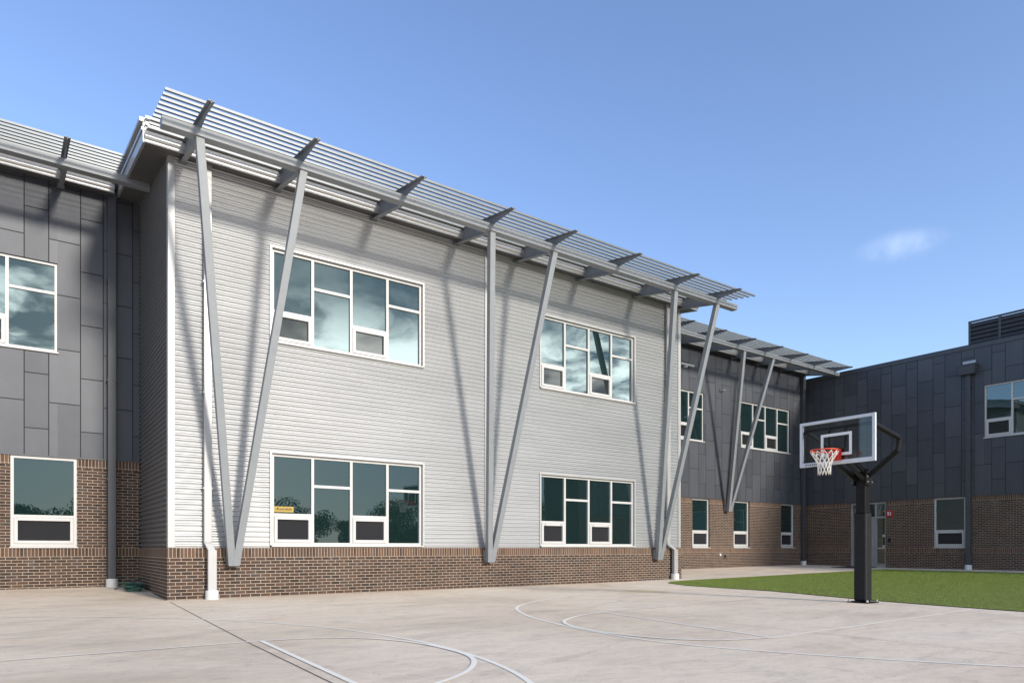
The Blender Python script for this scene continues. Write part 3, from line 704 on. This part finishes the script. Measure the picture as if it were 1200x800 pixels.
m.lbox(fr, 2.84, 3.50, 8.20, 8.25, 0.0, 0.36); m.build('collector_box', 'pipe_dark', dp, bevel=0.006)
m = MB(); m.lbox(fr, 2.95, 3.40, 8.25, 8.42, -0.05, 0.05); m.build('scupper', 'alu', dp)

# ------------------------------------------------------------------ louvred screen on the right roof
RS = thing('rooftop_screen', (XR + 0.3, -8, RT), 'dark louvred equipment screen standing on the right wing roof', 'louvre screen')
m = MB(); y0, y1, zb, zt = -11.5, -3.13, RT + 0.02, 9.97; xs0 = XR + 0.10
for y in np.arange(y1, y0, -1.04): m.box(xs0, xs0 + 0.09, y - 0.04, y + 0.04, zb - 0.2, zt)
m.box(xs0 - 0.01, xs0 + 0.1, y0, y1 + 0.042, zt, zt + 0.05); m.box(xs0 + 0.004, xs0 + 0.086, y0, y1, zb, zb + 0.05)
m.build('frame', 'pipe_dark', RS)
m = MB()
for z in np.arange(zb + 0.09, zt - 0.08, 0.165):
    m.hexa([(xs0 - .012, y0, z), (xs0 - .012, y1, z), (xs0 + .002, y1, z - .012), (xs0 + .002, y0, z - .012), (xs0 + .07, y0, z + .13), (xs0 + .07, y1, z + .13), (xs0 + .08, y1, z + .115), (xs0 + .08, y0, z + .115)])
m.build('louvre', 'pipe_dark', RS)
m = MB(); m.box(xs0 + 0.1, xs0 + 2.5, y0, y1 + 0.02, zb - .1, zt - 0.02); m.build('housing', 'pipe_dark', RS)

# ------------------------------------------------------------------ basketball hoop
PX, PY = 10.55, -8.1; XBd = 9.62; zg = gz(PX, PY)
H = thing('basketball_hoop', (PX, PY, zg), 'black post basketball hoop with clear backboard, orange rim and white net', 'basketball hoop')
m = MB(); s = 0.118; m.box(PX - s, PX + s, PY - s, PY + s, zg + 0.03, 1.68); o = m.build('post_padding', 'pad', H, bevel=0.03)
m = MB(); m.box(PX - .20, PX + .20, PY - .20, PY + .20, zg, zg + 0.022); bp = m.build('base_plate', 'black', H, bevel=0.004)
for sx in (-.17, .17):
    for sy in (-.17, .17): m = MB(); m.tube([(PX + sx, PY + sy, zg + .02), (PX + sx, PY + sy, zg + .06)], 0.022, 6); m.build('anchor_bolt', 'bolt', bp)
m = MB(); s = 0.09; m.box(PX - s, PX + s, PY - s, PY + s, 1.68, 2.36); m.build('post', 'black', H, bevel=0.012)
m = MB()
for sy in (-.115, .115): m.box(PX - .13, PX + .10, PY + sy - .012, PY + sy + .012, 2.20, 2.50)
m.box(PX - .09, PX + .09, PY - .104, PY + .104, 2.365, 2.46)
head = m.build('post_head', 'black', H)
for sy in (-.13, .13):
    for dx, dz in ((-.09, 2.26), (0.06, 2.26), (-.05, 2.44), (.05, 2.42), (-.1, 2.36)):
        m = MB(); m.tube([(PX + dx, PY + sy - .02, dz), (PX + dx, PY + sy + .02, dz)], 0.016, 8); m.build('bolt', 'bolt', head)
for sy in (-.075, .075):
    for za, zb_ in ((2.28, 2.60), (2.44, 2.78)):
        a, b = (PX - .06, PY + sy, za), (XBd + .09, PY + sy * 1.3, zb_); m = MB(); m.tube([a, b], 0.042, 4); m.build('lower_arm', 'black', H)
m = MB(); m.tube([(PX - .1, PY - .02, 2.33), (PX - .5, PY - .02, 2.52)], 0.022, 10); m.tube([(PX - .5, PY - .02, 2.52), (PX - .78, PY - .02, 2.66)], 0.012, 8); m.build('adjuster', 'bolt', H, smooth=True)
for sgn in (-1, 1):
    m = MB(); m.tube([(PX, PY + sgn * .12, 2.38), (PX - .05, PY + sgn * .66, 2.79), (PX - .05, PY + sgn * .68, 2.98), (PX - .10, PY + sgn * .68, 3.02), (XBd + .05, PY + sgn * .62, 3.20)], 0.048, 8); m.build('upper_arm', 'black', H)
bz0, bz1, by0, by1 = 2.535, 3.365, PY - .705, PY + .705
m = MB(); fwid = 0.055
m.box(XBd - .02, XBd + .03, by0, by0 + fwid, bz0, bz1); m.box(XBd - .02, XBd + .03, by1 - fwid, by1, bz0, bz1)
m.box(XBd - .018, XBd + .028, by0 + fwid, by1 - fwid, bz0, bz0 + .075); m.box(XBd - .018, XBd + .028, by0 + fwid, by1 - fwid, bz1 - fwid, bz1)
bf = m.build('backboard', 'bframe', H, bevel=0.005)
m = MB(); m.box(XBd - .006, XBd + .006, by0 + fwid, by1 - fwid, bz0 + .075, bz1 - fwid); m.build('pane', 'board', bf)
m = MB(); q = 0.05; a0, a1, c0, c1 = PY - .29, PY + .29, 2.69, 3.10; xa, xb = XBd - .0095, XBd - .0065
m.box(xa, xb, a0, a0 + q, c0, c1); m.box(xa, xb, a1 - q, a1, c0, c1); m.box(xa, xb, a0 + q, a1 - q, c0, c0 + q); m.box(xa, xb, a0 + q, a1 - q, c1 - q, c1); m.build('target_square', 'white', bf)
m = MB()
for i, wl in enumerate((.022, .016, .020, .018, .022, .016, .020)):
    yy = by1 - .12 - i * .042; m.box(XBd - .0225, XBd - .0202, yy - wl, yy, bz0 + .022, bz0 + .05)
m.build('lettering', 'black', bf)
m = MB()   # rear frame
m.box(XBd + .03, XBd + .075, PY - .66, PY + .66, 3.18, 3.23); m.box(XBd + .03, XBd + .08, PY - .15, PY + .15, 2.56, 2.82)
for sy in (-.15, .15): m.box(XBd + .032, XBd + .07, PY + sy - .02, PY + sy + .02, 2.82, 3.18)
m.build('rear_frame', 'black', H)
RX, RZ, RR = XBd - .395, 2.755, 0.2286
m = MB(); m.tube([(RX + RR * math.cos(t), PY + RR * math.sin(t), RZ) for t in np.linspace(0, 2 * math.pi, 48, endpoint=False)], 0.0105, 8, closed=True)
for t in np.linspace(0, 2 * math.pi, 12, endpoint=False): m.tube([(RX + (RR - .004) * math.cos(t), PY + (RR - .004) * math.sin(t), RZ - .008), (RX + RR * .99 * math.cos(t), PY + RR * .99 * math.sin(t), RZ - .03)], 0.005, 5)
rim = m.build('rim', 'rim', H, smooth=True)
m = MB(); m.box(XBd - .05, XBd - .021, PY - .11, PY + .11, 2.60, 2.80); m.box(XBd - .17, XBd - .05, PY - .085, PY + .085, 2.735, 2.772)
for sy in (-.085, .085): m.hexa([(XBd - .17, PY + sy - .006, 2.735), (XBd - .05, PY + sy - .006, 2.61), (XBd - .05, PY + sy + .006, 2.61), (XBd - .17, PY + sy + .006, 2.735), (XBd - .17, PY + sy - .006, 2.77), (XBd - .05, PY + sy - .006, 2.77), (XBd - .05, PY + sy + .006, 2.77), (XBd - .17, PY + sy + .006, 2.77)])
for sy in (-1, 1): m.tube([(XBd - .05, PY + sy * .10, 2.765), (RX + RR * .55, PY + sy * RR * .84, RZ)], 0.008, 6)
m.build('rim_bracket', 'red', H)
m = MB(); n = 12; lv = [(0, RR, RZ - .025), (1, .188, RZ - .10), (2, .138, RZ - .18), (3, .112, RZ - .26), (4, .104, RZ - .34), (5, .106, RZ - .43)]
for i in range(n):
    for sgn in (-1, 1):
        m.tube([(RX + r * math.cos(2 * math.pi * (i + sgn * k * 0.5) / n), PY + r * math.sin(2 * math.pi * (i + sgn * k * 0.5) / n), z) for k, r, z in lv], 0.0065, 5)
m.build('net', 'net', H, smooth=True)

# ------------------------------------------------------------------ small things
# green hose heap in the inner corner
m = MB(); hx, hy = -0.32, 2.62
for loop in range(7):
    r0 = 0.16 + 0.17 * random.random(); ax = random.uniform(0.6, 0.95); cxx, cyy = hx + random.uniform(-.05, .08), hy + random.uniform(-.20, .22); ph = random.random() * 6
    pts = []
    for k in range(26):
        t = ph + k * 2 * math.pi / 24; rr = r0 * (1 + 0.16 * math.sin(2 * t + loop) + 0.07 * math.sin(5 * t + loop * 2))
        x, y = cxx + rr * ax * math.cos(t), cyy + rr / ax * math.sin(t)
        x = min(x, -0.06)
        pts.append((x, y, gz(x, y) + 0.016 + loop * 0.017 + 0.025 * (1 + math.sin(3 * t + loop)) * 0.5))
    m.tube(pts, 0.0145, 7)
for a, b in (((-0.62, 2.75, .02), (-0.20, 2.30, .15)), ((-0.52, 3.0, .13), (-0.16, 2.5, .05)), ((-0.40, 2.5, .03), (-0.08, 3.0, .24))):
    va, vb = Vector(a), Vector(b); pts = [va.lerp(vb, k / 8) + Vector((0.03 * math.sin(k), 0.03 * math.cos(k * 1.3), 0.05 * math.sin(math.pi * k / 8) + gz(a[0], a[1]))) for k in range(9)]
    m.tube(pts, 0.0145, 7)
tag(m.build('garden_hose', 'hose', smooth=True), 'heap of green garden hose on the pavement in the brick corner', 'hose')
# door mat
m = MB(); m.hexa([(x, y, gz(x, y) + z) for z in (0.003, 0.02) for x, y in ((26.45, 0.25), (27.95, 0.25), (27.95, 1.5), (26.45, 1.5))]); tag(m.build('door_mat', 'mat'), 'black mat on the pavement in front of the glazed door', 'door mat')
# red exit number sign
def text_mesh(body, size, name, mat, parent, loc, rot):
    cu = bpy.data.curves.new(name, 'FONT'); cu.body = body; cu.size = size; cu.align_x = 'CENTER'; cu.align_y = 'CENTER'; cu.extrude = 0.002; cu.offset = size * 0.03
    tmp = bpy.data.objects.new('tmp', cu); C.objects.link(tmp); dg = bpy.context.evaluated_depsgraph_get()
    me = bpy.data.meshes.new_from_object(tmp.evaluated_get(dg)); bpy.data.objects.remove(tmp)
    me.materials.clear(); me.materials.append(MT[mat]); o = bpy.data.objects.new(name, me); C.objects.link(o)
    o.location = loc; o.rotation_euler = rot; o.parent = parent; o.matrix_parent_inverse = parent.matrix_basis.inverted(); return o
sg = thing('sign', (XR - 0.005, -0.10, 2.50), 'small red number sign reading S1 on the brick wall by the glazed door', 'sign')
m = MB(); m.box(XR - 0.012, XR - 0.002, -0.22, 0.03, 2.37, 2.63); m.build('plate', 'sign_red', sg, bevel=0.003)
text_mesh('S1', 0.19, 'lettering', 'white', sg, (XR - 0.015, -0.09, 2.50), (R(90), 0, R(-90)))
m = MB(); m.box(XR - 0.05, XR - 0.002, -0.13, -0.05, 1.30, 1.44); tag(m.build('card_reader', 'black', bevel=0.006), 'small black card reader on the brick wall below the red sign', 'card reader')
# yellow card inside the lower left bay window
yc = thing('name_card', (2.26, -0.02, 1.86), 'yellow name card in the corner of the lower left bay window', 'card')
m = MB(); m.box(2.055, 2.47, 0.078, 0.082, 1.795, 1.915); m.build('card', 'yellow', yc)
m = MB(); xx = 2.085
for wl, hl in ((.018, .03), (.03, .055), (.014, .03), (.022, .04), (.03, .035), (.016, .05), (.02, .03), (.028, .05), (.02, .035), (.024, .05), (.016, .035)):
    m.box(xx, xx + wl, 0.0755, 0.0778, 1.835, 1.835 + hl); xx += wl + .011
m.build('lettering', 'brown', yc)
# cameras / fittings on the rear wing
lt = thing('wall_light', (19.75, YW, 8.4), 'thin white wall light high on the dark panels beside the bay', 'light')
m = MB(); m.box(19.15, 19.95, YW - 0.20, YW - 0.12, 8.36, 8.42); m.build('lamp_bar', 'white', lt, bevel=0.01)
m = MB(); m.box(19.5, 19.6, YW - 0.13, YW - 0.001, 8.30, 8.37); m.build('arm', 'white', lt)
cm = thing('security_camera', (21.9, YW, 7.7), 'small white security camera on the dark panels between the upper windows', 'camera')
m = MB(); m.box(21.78, 21.88, YW - 0.03, YW - 0.001, 7.62, 7.76); m.build('mount', 'pipe_dark', cm, bevel=0.01)
m = MB(); m.tube([(21.86, YW - 0.03, 7.70), (21.92, YW - 0.11, 7.69), (21.98, YW - 0.18, 7.67)], [0.02, 0.038, 0.035], 12); m.build('housing', 'doorgrey', cm, smooth=False)
m = MB(); m.tube([(21.80, YW - 0.001, 0.74), (21.80, YW - 0.05, 0.74)], 0.055, 16); tag(m.build('pipe_cap', 'pvc'), 'round white pipe cap low on the rear brick wall', 'pipe cap')
hb = thing('wall_tap', (22.1, YW, 0.63), 'small dark wall tap low on the rear brick wall beside the white pipe cap', 'tap')
m = MB(); m.tube([(22.1, YW - 0.001, 0.65), (22.1, YW - 0.09, 0.65), (22.1, YW - 0.11, 0.59)], 0.022, 8); m.build('spout', 'black', hb)
m = MB(); m.tube([(22.05, YW - 0.05, 0.70), (22.15, YW - 0.05, 0.70)], 0.014, 8); m.tube([(22.1, YW - 0.05, 0.65), (22.1, YW - 0.05, 0.70)], 0.008, 6); m.build('handle', 'black', hb)

# ------------------------------------------------------------------ trees across the street, behind the camera (mirrored in the glass)
pts = []
for i in range(58):
    cx0 = -30 + i * 2.3 + random.uniform(-1.5, 1.5); cy0 = -85 + random.uniform(-10, 10); h = random.choice([4.4, 4.8, 5.3, 5.8, 8.0]) * random.uniform(.85, 1.2); w = h * random.uniform(.42, .6)
    for k in range(9):
        ang_ = random.random() * 6.28; rr = random.random() ** .6 * w; c3 = np.array([cx0 + rr * math.cos(ang_), cy0 + rr * math.sin(ang_), h * random.uniform(.35, .85)])
        n_ = 600; p = rng.normal(size=(n_, 3)); p /= np.linalg.norm(p, axis=1)[:, None]; p *= (rng.random(n_) ** .4)[:, None] * w * .5 * np.array([1, 1, .75]); pts.append(p + c3)
pts = np.concatenate(pts); pts = pts[pts[:, 2] > 0.6]; n_ = len(pts)
e1 = rng.normal(size=(n_, 3)); e1 /= np.linalg.norm(e1, axis=1)[:, None]; e2 = np.cross(e1, rng.normal(size=(n_, 3))); e2 /= np.linalg.norm(e2, axis=1)[:, None]
sz = (0.08 + 0.10 * rng.random(n_))[:, None]
q4 = np.stack([pts - e1 * sz, pts - e2 * sz * .6, pts + e1 * sz, pts + e2 * sz * .6], 1)
tag(tri_mesh('treeline', q4, 'leaf'), 'far row of green trees mirrored in the lower bay windows', 'trees', kind='stuff')
